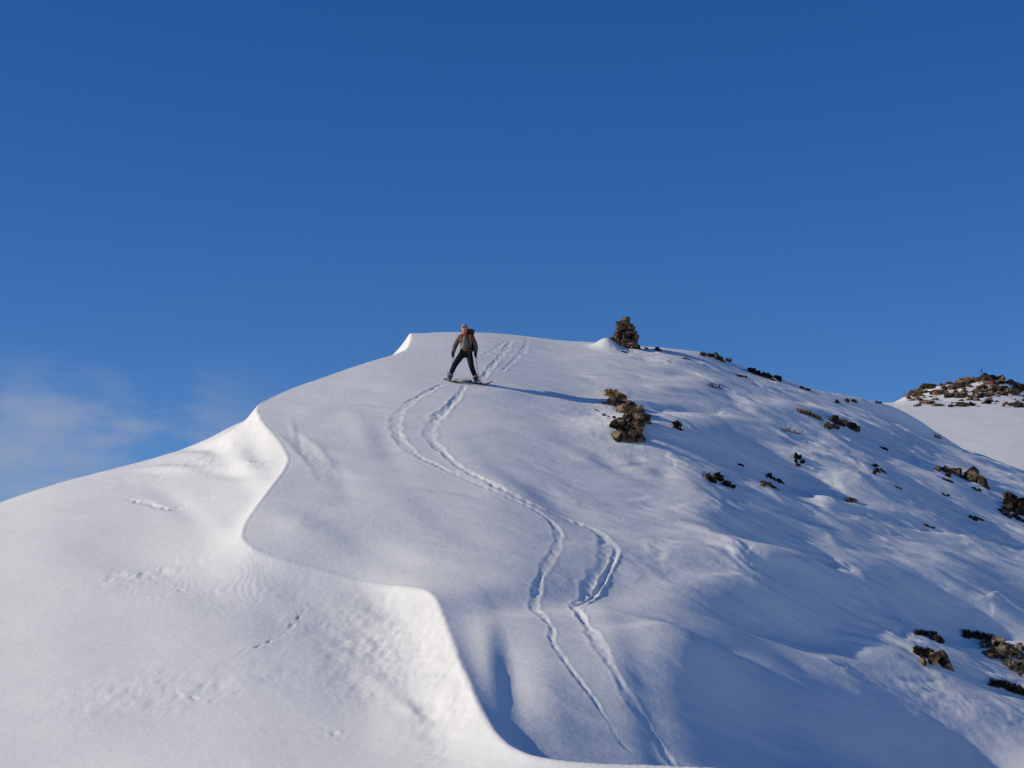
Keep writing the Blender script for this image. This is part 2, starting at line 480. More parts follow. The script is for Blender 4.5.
# --- trails: carved along the ground
def trail(pts, wid, depth, berm=0.4, rough=0.3, wpts=None, seed=1, dash=0, off=0.0):
    """pts in picture directions, laid on the slope; wid = half width in metres"""
    global Hs
    P = []
    n = len(pts)
    tq = np.linspace(0, n - 1, (n - 1) * 8 + 1)
    ii = np.arange(n)
    us = curve(tq, list(zip(ii, [p[0] for p in pts]))); vs = curve(tq, list(zip(ii, [p[1] for p in pts])))
    ws = np.interp(tq, ii, [p[2] if len(p) > 2 else 1 for p in pts])
    for u, v in zip(us, vs): P.append(hit(u, v)[:2])
    P = np.array(P)
    x0, x1 = P[:, 0].min() - 1, P[:, 0].max() + 1; y0, y1 = P[:, 1].min() - 1, P[:, 1].max() + 1
    ix = np.nonzero((XS[jx] > x0) & (XS[jx] < x1))[0]; iy = np.nonzero((YS[jy] > y0) & (YS[jy] < y1))[0]
    s = (slice(iy[0], iy[-1] + 1), slice(ix[0], ix[-1] + 1))
    xx, yy = Xs[s], Ys_[s]
    best = np.full(xx.shape, 1e9); arc = np.zeros(xx.shape); wloc = np.ones(xx.shape); sgn = np.zeros(xx.shape)
    L0 = 0
    for i in range(len(P) - 1):
        a = P[i]; b = P[i + 1] - a; ll = b @ b
        if ll < 1e-8: continue
        t = np.clip(((xx - a[0]) * b[0] + (yy - a[1]) * b[1]) / ll, 0, 1)
        ex = xx - a[0] - t * b[0]; ey = yy - a[1] - t * b[1]
        q = ex * ex + ey * ey
        m = q < best
        best = np.where(m, q, best); arc = np.where(m, L0 + t * math.sqrt(ll), arc)
        wloc = np.where(m, ws[i] + (ws[i + 1] - ws[i]) * t, wloc)
        sgn = np.where(m, np.sign(ex * b[1] - ey * b[0]), sgn)
        L0 += math.sqrt(ll)
    d = np.sqrt(best)
    jit = vnoise(arc * 3.0, arc * 0 + seed * 3.3, 200 + seed) * rough
    wl = wid * wloc * (1 + jit) + 1e-4
    q = d / wl
    groove = -np.exp(-q ** 4) * depth
    bermh = berm * depth * np.exp(-((q - 1.45) / 0.42) ** 2) * (0.6 + 0.8 * (0.5 + 0.5 * vnoise(arc * 5, sgn * 7.0 + seed, 210 + seed)))
    tex = np.exp(-q ** 4) * depth * 0.55 * fbm(xx / 0.11, yy / 0.16, 220 + seed, 2) * rough * 3
    mod = 1.0
    if dash: mod = np.clip(np.sin(2 * math.pi * arc / dash + 1.6 * vnoise(arc * 1.3, arc * 0 + seed, 230)) * 1.5 + 0.4, 0, 1) * (0.5 + 0.8 * vnoise(arc * 2.1, arc * 0 + 3, 231))
    Hs[s] += (groove + bermh + tex) * mod * np.clip(np.minimum(arc, L0 - arc) / 0.5, 0, 1) * (0.75 + 0.45 * vnoise(arc * 0.9, arc * 0 + seed * 1.7, 240))

# descending ski trail, left-hand line (from the skier's turn down to the hollow)
trail([(447, 383, 1.2), (428, 392, 1.4), (408, 404, 1.8), (396, 418, 2.2), (398, 436, 2.2), (412, 452, 1.8), (436, 466, 1.4), (462, 479, 1.2), (490, 491, 1.1),
       (520, 503, 1.1), (543, 515, 1.2), (557, 530, 1.3), (556, 548, 1.6), (545, 566, 1.5), (537, 584, 1.4), (534, 602, 1.4), (540, 617, 1.2), (552, 638, 1.0), (552, 652, .8),
       (568, 676, .8), (590, 702, .6), (616, 738, .4), (630, 752, .3), (642, 764, .2)], 0.055, 0.018, 0.5, 0.5, seed=2)
# right-hand line
trail([(465, 384, 1.0), (457, 398, 1.6), (445, 410, 2.0), (432, 424, 2.6), (430, 438, 2.4), (443, 452, 1.8), (462, 470, 1.8), (487, 484, 1.4), (520, 500, 1.1),
       (556, 513, 1.1), (583, 522, 1.2), (600, 533, 1.6), (608, 546, 2.6), (604, 562, 2.9), (592, 578, 2.4), (582, 594, 1.7), (574, 603, 1.5), (577, 616, 1.5), (588, 642, 1.5),
       (602, 668, 1.6), (618, 694, 1.6), (634, 715, 1.5), (652, 738, 1.4), (668, 758, 1.3), (676, 768, 1.2)], 0.056, 0.027, 0.4, 0.45, seed=3)
trail([(618, 548), (612, 562), (600, 580), (588, 594), (575, 601)], 0.05, 0.04, 0.8, 0.3, seed=4)
# older uphill trail near the summit
trail([(480, 382), (492, 366), (504, 352), (512, 340)], 0.07, 0.010, 0.6, 0.8, seed=5)
trail([(500, 374), (514, 360), (524, 350), (527, 338)], 0.07, 0.010, 0.6, 0.8, seed=6)
trail([(482, 356), (495, 349), (508, 340)], 0.07, 0.009, 0.6, 0.8, seed=16)
# footprints on the left flank
trail([(120, 572), (150, 577), (175, 588), (205, 596), (240, 600), (270, 596), (300, 590), (310, 580)], 0.05, 0.018, 0.8, 0.8, seed=7, dash=0.5)
trail([(312, 600), (300, 614), (285, 632), (262, 645), (235, 655), (205, 666), (180, 675), (160, 685)], 0.045, 0.018, 0.7, 0.6, seed=8, dash=0.42)
trail([(303, 727), (320, 728), (335, 733), (345, 742)], 0.04, 0.016, 0.9, 0.7, seed=9, dash=0.3)
trail([(125, 499), (145, 503), (170, 508), (195, 501), (220, 497)], 0.06, 0.03, -0.3, 0.6, seed=10)
trail([(160, 690), (185, 696), (212, 701), (225, 710)], 0.05, 0.012, 0.9, 0.9, seed=12, dash=0.35)
trail([(232, 466), (255, 466), (275, 465)], 0.06, -0.03, 0.0, 0.6, seed=13)
# furrow close under the lip and crease above the saddle
trail([(284, 432), (296, 440), (308, 452), (320, 466), (328, 482)], 0.20, 0.02, 0.5, 0.2, seed=15)
# drift banked up left of the cairn
cb = hit(598, 347)
g = np.exp(-(((Xs - cb[0] - 0.3) / 0.42) ** 2 + ((Ys_ - cb[1]) / 1.0) ** 2))
Hs += 0.34 * g
# the thin lip that throws a narrow shadow beside the big outcrop
H[sub] = Hs
H = H + np.where(Y > 90, 0, 0)
ht = sampler(H)
def G(u, v): return Vector(hit(u, v, ht))

def grid_mesh(name, XX, YY, ZZ):
    ny, nx = XX.shape
    co = np.stack([XX, YY, ZZ], -1).astype(np.float32).reshape(-1, 3)
    idx = np.arange(nx * ny, dtype=np.int32).reshape(ny, nx)
    q = np.stack([idx[:-1, :-1], idx[:-1, 1:], idx[1:, 1:], idx[1:, :-1]], -1).reshape(-1, 4)
    me = bpy.data.meshes.new(name)
    me.vertices.add(len(co)); me.vertices.foreach_set('co', co.ravel())
    me.loops.add(q.size); me.loops.foreach_set('vertex_index', q.ravel())
    me.polygons.add(len(q))
    me.polygons.foreach_set('loop_start', np.arange(0, q.size, 4, dtype=np.int32))
    me.polygons.foreach_set('use_smooth', np.ones(len(q), dtype=bool))
    me.update(calc_edges=True)
    return me

snow = link('snow_slope', grid_mesh('snow_slope', X, Y, H), SNOW)
tag(snow, kind='structure')

# ------------------------------------------------------------------ far snow field and knoll
F_SIL = [(600, 425), (800, 405), (850, 403.5), (900, 403), (960, 403), (1024, 404), (1200, 420), (1500, 470)]
K_TOP = [(870, 0), (893, 1), (905, 8), (918, 14), (930, 17), (945, 20), (962, 23), (975, 25), (985, 27), (998, 25), (1010, 22), (1024, 17), (1045, 12), (1080, 6), (1130, 0)]
FX = np.linspace(10, 75, 560); FY = np.linspace(95, 210, 420)
FXX, FYY = np.meshgrid(FX, FY)
def far_h(x, y):
    x = np.asarray(x, float); y = np.asarray(y, float)
    u = 512 + x / y * FPX * 0.985
    vs = curve(np.clip(u, 300, 1800), F_SIL)
    s = (152 - y) / 55.0
    z = y * tanel(vs + 90 * s * s * np.where(s < 0, 0.35, 1))
    k = np.interp(u, [p[0] for p in K_TOP], [p[1] for p in K_TOP]) / FPX * 160.0
    f = np.exp(-(np.clip(np.abs(y - 160), 0, None) / 11.0) ** 2)
    z = z + k * f * 0.92 + 0.10 * fbm(x / 1.6, y / 2.5, 301, 3) * (0.15 + f * np.clip(k, 0, 1))
    return z
FZ = far_h(FXX, FYY)
tag(link('distant_hill', grid_mesh('distant_hill', FXX, FYY, FZ), SNOW), kind='structure')

# ------------------------------------------------------------------ rocks
def hull_block(bm, loc, size, seed, rot=None, npts=11, flat=1.0, sub_div=1, rough=0.09):
    """one angular stone: convex hull of random points, edges broken up"""
    r = random.Random(seed)
    b = bmesh.new()
    for _ in range(npts):
        v = Vector((r.gauss(0, 1), r.gauss(0, 1), r.gauss(0, 1))).normalized() * r.uniform(0.75, 1.0)
        v = Vector((max(-.72, min(.72, v.x)), max(-.72, min(.72, v.y)), max(-.66, min(.66, v.z)))) * 1.3
        b.verts.new(v)
    bmesh.ops.convex_hull(b, input=list(b.verts))
    loose = [v for v in b.verts if not v.link_faces]
    bmesh.ops.delete(b, geom=loose, context='VERTS')
    if sub_div:
        bmesh.ops.subdivide_edges(b, edges=list(b.edges), cuts=sub_div, use_grid_fill=True)
        for v in b.verts:
            v.co += Vector((r.uniform(-1, 1), r.uniform(-1, 1), r.uniform(-1, 1))) * rough
    rot = rot or (r.uniform(-.35, .35), r.uniform(-.35, .35), r.uniform(0, 6.28))
    M = Matrix.Translation(loc) @ (Matrix.Rotation(rot[2], 4, 'Z') @ Matrix.Rotation(rot[1], 4, 'Y') @ Matrix.Rotation(rot[0], 4, 'X')) @ Matrix.Diagonal((size[0] / 2, size[1] / 2, size[2] / 2 * flat, 1))
    vm = {}
    for v in b.verts: vm[v] = bm.verts.new(M @ v.co)
    for f in b.faces:
        try: bm.faces.new([vm[v] for v in f.verts])
        except ValueError: pass
    b.free()

seedc = [100]
def settle(name, blocks, mat, c0, label, cat, group=None, part='rock_block'):
    """blocks: (local place, size, seed, rotation). Blocks that touch become one mesh; clear gaps split it into parts"""
    n = len(blocks); par = list(range(n))
    def find(i):
        while par[i] != i: i = par[i]
        return i
    for i in range(n):
        for j in range(i):
            d = blocks[i][0] - blocks[j][0]
            reach = [(blocks[i][1][k] + blocks[j][1][k]) * 0.36 for k in range(3)]
            if abs(d.x) < reach[0] and abs(d.y) < reach[1] and abs(d.z) < reach[2]: par[find(i)] = find(j)
    groups = {}
    for i in range(n): groups.setdefault(find(i), []).append(i)
    root = None
    if len(groups) > 1: root = empty(name, c0)
    for g in groups.values():
        bm = bmesh.new()
        for i in g:
            p, sz, sd_, rot = blocks[i]
            hull_block(bm, p, sz, sd_, rot=rot, rough=0.035)
        o = bm_obj(part if root else name, bm, mat, root)
        if not root: o.location = c0; root_ = o
    return tag(root or root_, label, cat, group)

def outcrop(name, lines, label, cat='rock', mat=None, group=None, z=0.0):
    """lines: (u0,v0,u1,v1,thickness px,count) laid on the slope; thickness is the visible height"""
    c0 = G((lines[0][0] + lines[0][2]) / 2, (lines[0][1] + lines[0][3]) / 2)
    r = random.Random(seedc[0])
    B = []
    for (u0, v0, u1, v1, th, n) in lines:
        th *= 1.14
        big = th > 5
        for i in range(int(n * (1.25 if big else 1))):
            seedc[0] += 1
            n_ = int(n * (1.25 if big else 1))
            t = (i + 0.5) / n_ + r.uniform(-.3, .3) / n_
            u = u0 + (u1 - u0) * t + r.uniform(-1, 1) * th * 0.2
            v = v0 + (v1 - v0) * t + th * 0.35 + r.uniform(-1, 1) * th * (0.32 if big else .1)
            p = G(u, v); m = p.y / FPX
            k = r.uniform(.7, 1.45) if big else r.uniform(.9, 1.2)
            sx_ = max(th * 0.8, math.hypot(u1 - u0, v1 - v0) / n * 1.35) * m * k * 1.1
            sz_ = th * m * r.uniform(.85, 1.2) * (k ** .5)
            sx_ *= r.uniform(.8, 1.45)
            B.append((p - c0 + Vector((0, 0, sz_ * 0.02 + z)), (sx_, th * m * r.uniform(.9, 1.5) * k, sz_ * 1.15), seedc[0], (r.uniform(-.5, .3), r.uniform(-.1, .7), r.uniform(-.6, .6))))
    return settle(name, B, mat or ROCK, c0, label, cat, group)

def turf(lines, label, name='turf_tuft', cat='turf', mat=None, blade=0.14, dens=1.0, group=None):
    """shaggy low mat of dead grass blades"""
    c0 = G((lines[0][0] + lines[0][2]) / 2, (lines[0][1] + lines[0][3]) / 2)
    bm = bmesh.new()
    seedc[0] += 1
    r = random.Random(seedc[0])
    for (u0, v0, u1, v1, th) in lines:
        m = c0.y / FPX
        ln = math.hypot(u1 - u0, v1 - v0)
        nb = int(max(3, ln / 2.4))
        for i in range(nb):
            t = (i + .5) / nb
            p = G(u0 + (u1 - u0) * t, v0 + (v1 - v0) * t + th * .3) - c0
            seedc[0] += 1
            hull_block(bm, p, (ln / nb * r.uniform(2.7, 3.6) * m, th * m * r.uniform(.8, 1.4), th * m * r.uniform(.5, 1.0)), seedc[0], rot=(0, .2, r.uniform(-.5, .5)), rough=0.12)
        for i in range(int((60 + ln * th * 1.2) * dens)):
            t = r.random()
            p = G(u0 + (u1 - u0) * t, v0 + (v1 - v0) * t + th * (.15 + r.uniform(-.25, .3))) - c0
            a = r.uniform(0, 6.28); lean = r.uniform(.1, .9)
            h = blade * r.uniform(.5, 1.2)
            d = Vector((math.cos(a), math.sin(a), 0)); s = Vector((-d.y, d.x, 0)) * 0.010
            p = p + Vector((0, 0, th * m * r.uniform(0.05, .35)))
            q = p + d * h * lean * .5 + Vector((0, 0, h * .7)); e = p + d * h * lean + Vector((0, 0, h * .85))
            v_ = [bm.verts.new(x) for x in (p - s, p + s, q + s * .7, e, q - s * .7)]
            bm.faces.new(v_)
    o = bm_obj(name, bm, mat or TURF)
    o.location = c0
    return tag(o, label, cat, group)

# the craggy outcrop below the summit
outcrop('rock_outcrop', [(612, 398, 636, 406, 10, 7), (620, 403, 642, 414, 13, 7), (637, 412, 650, 418, 7, 3), (618, 416, 638, 421, 12, 6), (616, 424, 636, 426, 13, 7), (619, 432, 634, 433, 12, 5)],
        'large craggy brown outcrop with long blue shadow below the skier and summit cairn', 'rock outcrop', ROCK)
turf([(606, 394, 615, 396, 6)], 'orange tuft of dry grass at the top of the big craggy outcrop', 'grass_tuft', 'grass tuft', GRASS, .16)
for (u, v, a, b, th, n, lab) in [
    (600, 402, 607, 403, 2.6, 2, 'small flat stones left of the big craggy outcrop, highest group'),
    (603, 414, 614, 417, 3.5, 3, 'low brown stones poking from snow left of the big outcrop, midway down'),
    (596, 410, 599, 411, 1.8, 1, 'tiny stone lying furthest left of the big craggy outcrop'),
    (643, 347, 647, 348, 3.0, 2, 'small brown stone at the right foot of the summit cairn'),
    (652, 348, 662, 349, 4.2, 3, 'small dark rock on the skyline just right of the cairn'),
    (622, 351, 627, 352, 2.4, 1, 'little ochre stone in the snow directly below the cairn'),
    (638, 348, 641, 349, 2.6, 1, 'little reddish stone below the right edge of the cairn'),
    (682, 358, 690, 359, 2.4, 2, 'thin reddish stone just left of the flat skyline rock'),
    (736, 375, 748, 377, 3.0, 3, 'low dark stone just left of the second skyline rock group'),
    (800, 387, 808, 389, 3.5, 3, 'tiny dark rock alone on the skyline between the rock groups'),
    (834, 400, 841, 401, 4.5, 2, 'dark little rock on the skyline left of the far field'),
    (847, 401, 858, 402, 3.5, 3, 'tan little rock on the skyline at the edge of the far field'),
    (874, 402, 884, 402, 2.6, 3, 'faint low stone on skyline left of the distant knoll'),
    (738, 464, 745, 465, 3.2, 2, 'tiny dark stone above the pair of split rocks'),
    (880, 446, 887, 449, 2.6, 2, 'tiny dark sliver of rock in shade below the double skyline boulder'),
    (894, 486, 900, 488, 2.4, 2, 'pair of tiny stones in the shaded right slope, lower left of the long ledge'),
    (941, 493, 948, 495, 2.6, 2, 'tiny dark stone in blue shade well below the long ledge'),
    (973, 487, 981, 490, 4.0, 3, 'small dark stone tucked just under right end of the long ledge'),
    (926, 525, 934, 528, 2.6, 2, 'tiny dark stones on the sunlit drift left of the lone flat rock'),
]:
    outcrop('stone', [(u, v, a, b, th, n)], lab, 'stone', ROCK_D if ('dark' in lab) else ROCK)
outcrop('skyline_rock', [(702, 353, 722, 357, 5.5, 5), (716, 358, 729, 359, 5, 3)], 'flat greenish brown rock lying on the skyline right of the cairn', 'rock', ROCK)
outcrop('skyline_rock', [(748, 370, 762, 372, 5.5, 4), (760, 373, 777, 378, 6, 5)], 'row of dark broken rocks on the skyline, further right of the flat one', 'rock', ROCK_D)
turf([(797, 411, 812, 415, 3.6), (812, 416, 821, 420, 2.5)], 'orange brown strip of dry grass pointing at the double boulder', 'grass_tuft', 'grass tuft', GRASS, .1)
outcrop('boulder', [(830, 419, 845, 421, 9, 4), (823, 423, 836, 427, 6, 4), (845, 423, 857, 429, 6.5, 4)], 'pale topped double boulder with dark base just below the skyline on the right', 'boulder', ROCK)
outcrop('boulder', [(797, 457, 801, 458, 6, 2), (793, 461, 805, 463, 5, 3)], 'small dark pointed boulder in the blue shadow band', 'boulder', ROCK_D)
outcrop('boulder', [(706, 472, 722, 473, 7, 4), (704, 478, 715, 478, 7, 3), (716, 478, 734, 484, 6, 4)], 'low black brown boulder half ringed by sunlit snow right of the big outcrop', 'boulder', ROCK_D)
outcrop('split_rock', [(764, 475, 771, 476, 5, 2), (774, 477, 783, 480, 5, 3)], 'upper dark rock of the split pair beside the low black boulder', 'rock', ROCK_D)
outcrop('split_rock', [(761, 482, 770, 485, 6.5, 3), (772, 487, 777, 489, 4.5, 2)], 'lower brown rock of the split pair beside the low black boulder', 'rock', ROCK)
outcrop('slab', [(845, 499, 855, 502, 6, 2)], 'lone pale tan slab lying in blue shade at mid slope', 'slab', ROCK_T)
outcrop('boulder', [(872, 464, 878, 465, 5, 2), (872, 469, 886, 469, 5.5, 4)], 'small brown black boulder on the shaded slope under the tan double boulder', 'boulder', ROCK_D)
outcrop('rock_ledge', [(936, 467, 952, 471, 6, 5), (950, 470, 972, 477, 9, 6), (970, 474, 982, 482, 10, 4), (980, 483, 989, 488, 4, 3)], 'long stepped rock ledge with one pale face on the shaded right slope', 'rock ledge', ROCK)
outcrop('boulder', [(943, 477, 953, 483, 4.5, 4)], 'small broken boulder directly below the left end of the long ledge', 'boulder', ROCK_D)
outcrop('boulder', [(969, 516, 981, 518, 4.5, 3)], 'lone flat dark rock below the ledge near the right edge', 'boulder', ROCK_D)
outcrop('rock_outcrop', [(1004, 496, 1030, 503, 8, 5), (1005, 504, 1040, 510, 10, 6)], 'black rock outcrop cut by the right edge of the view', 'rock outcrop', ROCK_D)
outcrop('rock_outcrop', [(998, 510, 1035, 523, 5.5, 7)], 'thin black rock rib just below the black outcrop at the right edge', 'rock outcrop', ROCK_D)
turf([(915, 633, 937, 636, 5)], 'dark brown turf fringe hanging above the upper of two rocks at lower right', 'turf_tuft', 'turf', TURF, .09)
outcrop('boulder', [(932, 637, 944, 640, 7, 3)], 'small dark rock at right end of the upper turf fringe', 'boulder', ROCK_D)
turf([(914, 651, 934, 655, 8)], 'dark brown turf clump on the left of the lower rock at lower right', 'turf_tuft', 'turf', TURF, .09)
outcrop('boulder', [(918, 656, 934, 660, 8, 3), (934, 655, 947, 662, 11, 4)], 'grey brown rock with a lit face below the upper turf fringe', 'boulder', ROCK)
turf([(962, 634, 994, 639, 7)], 'long dark turf fringe along the top of the biggest lower right outcrop', 'turf_tuft', 'turf', TURF, .1)
outcrop('rock_outcrop', [(980, 641, 1034, 647, 10, 11), (988, 648, 1036, 658, 10, 11), (996, 656, 1038, 668, 9, 10), (1012, 667, 1040, 678, 8, 6)], 'broad tan rubble outcrop under dark turf at the lower right edge', 'rock outcrop', ROCK_T)
turf([(990, 684, 1008, 687, 6), (1006, 687, 1032, 696, 8)], 'dark turf bank below the broad tan outcrop at the right edge', 'turf_tuft', 'turf', TURF, .1)
turf([(674, 427, 681, 429, 4)], 'tiny dark shrub in the long shadow right of the big outcrop', 'shrub', 'shrub', TURF, .2, .6)
turf([(708, 386, 722, 388, 1.5)], 'few grass stalks poking through snow below the flat skyline rock', 'grass_stalks', 'grass stalks', TURF, .13, .25)
turf([(782, 430, 802, 434, 1.5)], 'scattered grass stalks in snow below the orange strip', 'grass_stalks', 'grass stalks', TURF, .12, .25)
turf([(934, 437, 941, 438, 2)], 'reddish grass sprig on the shaded edge before the far field', 'grass_stalks', 'grass stalks', GRASS, .1, .3)

# ------------------------------------------------------------------ cairn
def cairn(base, height, width, rows, seed, label, mat, tops=True):
    root = empty('cairn', base)
    tag(root, label, 'cairn')
    r = random.Random(seed)
    z = -0.06
    k = 0
    for i in range(rows):
        t = i / (rows - 1)
        wd = width * (1.04, .92, .88, .82, .72, .54, .28)[i]
        lay = height / rows
        n = max(1, int(wd / 0.25))
        off = 0.02 * math.sin(i * 2.1) + (0.03 if .3 < t < .8 else 0)
        for ring in (0, 1):
            for j in range(n):
                x = (j + .5) / n * wd - wd / 2 + r.uniform(-.04, .04) + off
                yy = (-0.5 if ring == 0 else 0.5) * math.sqrt(max(0.02, (wd / 2) ** 2 - (x - off) ** 2)) + r.uniform(-.03, .03)
                bm = bmesh.new()
                sz = (wd / n * r.uniform(1.05, 1.35), 0.36 * r.uniform(.8, 1.3), lay * r.uniform(1.05, 1.7))
                hull_block(bm, Vector((0, 0, 0)), sz, seed * 1000 + k, rot=(r.uniform(-.12, .12), r.uniform(-.14, .14), r.uniform(-.5, .5)), npts=18)
                s = bm_obj('stone', bm, mat, root)
                s.location = (x, yy, z + lay * .5)
                k += 1
        z += lay
    return root
cg = G(625, 347)
cairn(cg, 1.04, 0.92, 7, 5, 'tall stacked stone cairn standing on the snowy summit skyline', ROCK_C)
# rubble skirt at the cairn's foot
for (u, v, wd, hh, lab) in [(613, 342, .34, .26, 'leaning stone at the left foot of the summit cairn'), (636, 344, .3, .16, 'flat stone at the right foot of the summit cairn, nearest it')]:
    bm = bmesh.new(); seedc[0] += 1
    hull_block(bm, Vector((0, 0, hh * .35)), (wd, .35, hh), seedc[0], rot=(0, -.3, .2))
    o = bm_obj('stone', bm, ROCK_C); o.location = Vector((cg.x + (u - 625) * cg.y / FPX, cg.y - .15, ht(cg.x + (u - 625) * cg.y / FPX, cg.y - .15)))
    tag(o, lab, 'stone')

# ------------------------------------------------------------------ stones of the distant knoll
def FP(u, y):
    x = (u - 512) / FPX * y / 0.985
    return Vector((x, y, float(far_h(x, y))))
protos = []
for k in range(8):
    bm = bmesh.new()
    hull_block(bm, Vector((0, 0, 0)), (1, 1, 1), 900 + k, rot=(0, 0, k))
    me = bpy.data.meshes.new('knoll_rock'); bm.to_mesh(me); bm.free()
    me.materials.append([ROCK, ROCK_T, ROCK_C, ROCK, TURF, ROCK_C, ROCK_C, ROCK_D][k])
    protos.append(me)
r = random.Random(77)
spots = []
for i in range(310):
    u = 908 + 167 * r.random() ** .85
    top = np.interp(u, [905, 930, 985, 1024, 1075], [1, 1, 1, 1, 1])
    spots.append((u, 160.5 - 21 * r.random() ** 1.15, r.choice((.25, .35, .45, .6, .75, .95)) * r.uniform(.8, 1.2)))
for (u, y, s_) in spots:
    if y < 150: s_ *= .7
    edge = abs(fbm(np.array([u / 9.0]), np.array([y / 1.5]), 401, 2)[0])
    if y < 147 and r.random() < .3: continue
    if edge > .95 or (u < 930 and y > 156 and False): continue
    p = FP(u, y)
    o = bpy.data.objects.new('knoll_rock', r.choice(protos))
    C.objects.link(o)
    o.location = p + Vector((0, 0, s_ * .08))
    o.scale = (s_ * r.uniform(1.1, 1.8), s_ * r.uniform(1, 1.6), s_ * r.uniform(.55, .9))
    o.rotation_euler = (r.uniform(-.2, .2), r.uniform(-.2, .2), r.uniform(-.4, .4))
    tag(o, 'brown weathered rock scattered among many on the distant snowy knoll', 'rock', 'rocks covering the distant knoll')
kp = FP(985, 159.5)
bm = bmesh.new()
for k, (dx, dz, s_) in enumerate([(-.7, .05, 1.1), (.0, .1, 1.3), (.7, .05, 1.1), (-.3, .6, .8), (.35, .65, .8), (0, 1.0, .55)]):
    hull_block(bm, Vector((dx, 0, dz)) * .55, (s_ * .75, s_ * .7, s_ * .5), 950 + k)
kc = bm_obj('stone_heap', bm, ROCK)
kc.location = kp
tag(kc, 'heap of stones crowning the distant knoll under a thin post', 'stone heap')
bm = bmesh.new()
bmesh.ops.create_cone(bm, cap_ends=True, segments=8, radius1=.05, radius2=.03, depth=.5)
for v in bm.verts: v.co.x += 0.03 * math.sin(v.co.z * 2)
pst = bm_obj('marker_post', bm, mat_cloth('weathered_wood', (.08, .06, .045)))
pst.location = kp + Vector((-.22, 0, .85)); pst.rotation_euler = (0, .12, 0)
tag(pst, 'thin dark marker post sticking up from the distant stone heap', 'post')

# thin wire fence stake in the far field
# ------------------------------------------------------------------ skier
M_SKIN = mat_cloth('skin', (.50, .26, .18), .5, .1, 20)
M_JACKET = mat_cloth('jacket_fabric', (.125, .095, .075), .8, .25, 9)
M_VEST = mat_cloth('chest_panel_fabric', (.20, .20, .185), .8, .2, 9)
M_ORANGE = mat_cloth('orange_fabric', (.42, .085, .045), .7, .2, 30)
M_TROUS = mat_cloth('trouser_fabric', (.009, .009, .013), .75, .3, 9)
M_BOOT = mat_cloth('boot_plastic', (.10, .115, .15), .4, .2, 20)
M_PACK = mat_cloth('pack_fabric', (.035, .028, .025), .8, .3, 15)
M_GLOVE = mat_cloth('glove_leather', (.015, .016, .022), .6, .2, 20)
M_HAT = mat_cloth('hat_wool', (.36, .27, .20), .9, .15, 60)
M_LENS = mat_cloth('goggle_lens', (.35, .03, .03), .15, .2, 20)
M_SKIB = mat_cloth('ski_base_dark', (.07, .045, .04), .4, .15, 6)
M_SKI = mat_cloth('ski_topsheet', (.05, .05, .06), .35, .2, 6)
M_SKIY = mat_cloth('ski_edge_yellow', (.30, .21, .05), .4, .15, 6)
M_POLE = mat_cloth('pole_metal', (.12, .18, .28), .35, .1, 6, 0.6)

def skin_obj(name, verts, edges, rads, mat, parent, subd=2, root=0):
    me = bpy.data.meshes.new(name + '_wire')
    bm = bmesh.new()
    lay = bm.verts.layers.skin.verify()
    vs = [bm.verts.new(v) for v in verts]
    for i, v in enumerate(vs):
        rr = rads[i]
        v[lay].radius = rr if isinstance(rr, tuple) else (rr, rr)
        v[lay].use_root = (i == root)
    for a, b in edges: bm.edges.new((vs[a], vs[b]))
    bm.to_mesh(me); bm.free()
    tmp = bpy.data.objects.new('tmp', me)
    C.objects.link(tmp)
    sk = tmp.modifiers.new('s', 'SKIN'); sk.use_smooth_shade = True
    sb = tmp.modifiers.new('d', 'SUBSURF'); sb.levels = subd; sb.render_levels = subd
    dg = bpy.context.evaluated_depsgraph_get(); dg.update()
    m2 = bpy.data.meshes.new_from_object(tmp.evaluated_get(dg))
    bpy.data.objects.remove(tmp)
    m2.name = name
    m2.materials.clear()
    return link(name, m2, mat, parent, True)

fL = G(449.5, 381.5); fR = G(476.0, 383.5)
mid = (fL + fR) / 2
S0 = G(464, 382.5)
skier = empty('person', S0)
tag(skier, 'skier in dark trousers and grey jacket with orange straps, legs wide apart facing downhill', 'person')
def q(p): return Vector(p)
lf = fL - S0; rf = fR - S0
print('feet', fL, fR, S0)
# joints, local metres: x right in view, y away, z up
J = dict(pel=(.05, 0, .86), chest=(.045, .03, 1.16), neck=(.035, .02, 1.37), headb=(.01, -.01, 1.44), head=(.005, -.02, 1.56),
         shL=(-.13, .02, 1.31), shR=(.235, .03, 1.31), elL=(-.26, .04, 1.05), elR=(.335, .05, 1.04), waL=(-.315, -.06, .82), waR=(.325, -.05, .81),
         hipL=(-.04, 0, .84), hipR=(.14, 0, .84), knL=(-.27, -.12, .47), knR=(.21, -.12, .45))
J['anL'] = (lf.x, lf.y + .02, lf.z + .13); J['anR'] = (rf.x, rf.y + .02, rf.z + .13)
J['toL'] = (lf.x, lf.y - .03, lf.z + .09); J['toR'] = (rf.x, rf.y - .03, rf.z + .09)
for a_ in 'LR':
    J['cu' + a_] = tuple(J['an' + a_][k] * .72 + J['kn' + a_][k] * .28 for k in range(3))
def fig(names, edges, rads, name, mat, parent, root=0, subd=2):
    idx = {n: i for i, n in enumerate(names)}
    return skin_obj(name, [J[n] for n in names], [(idx[a], idx[b]) for a, b in edges], rads, mat, parent, subd, root)
nm = ['pel', 'chest', 'neck', 'headb', 'head', 'shL', 'elL', 'waL', 'shR', 'elR', 'waR', 'hipL', 'knL', 'anL', 'hipR', 'knR', 'anR']
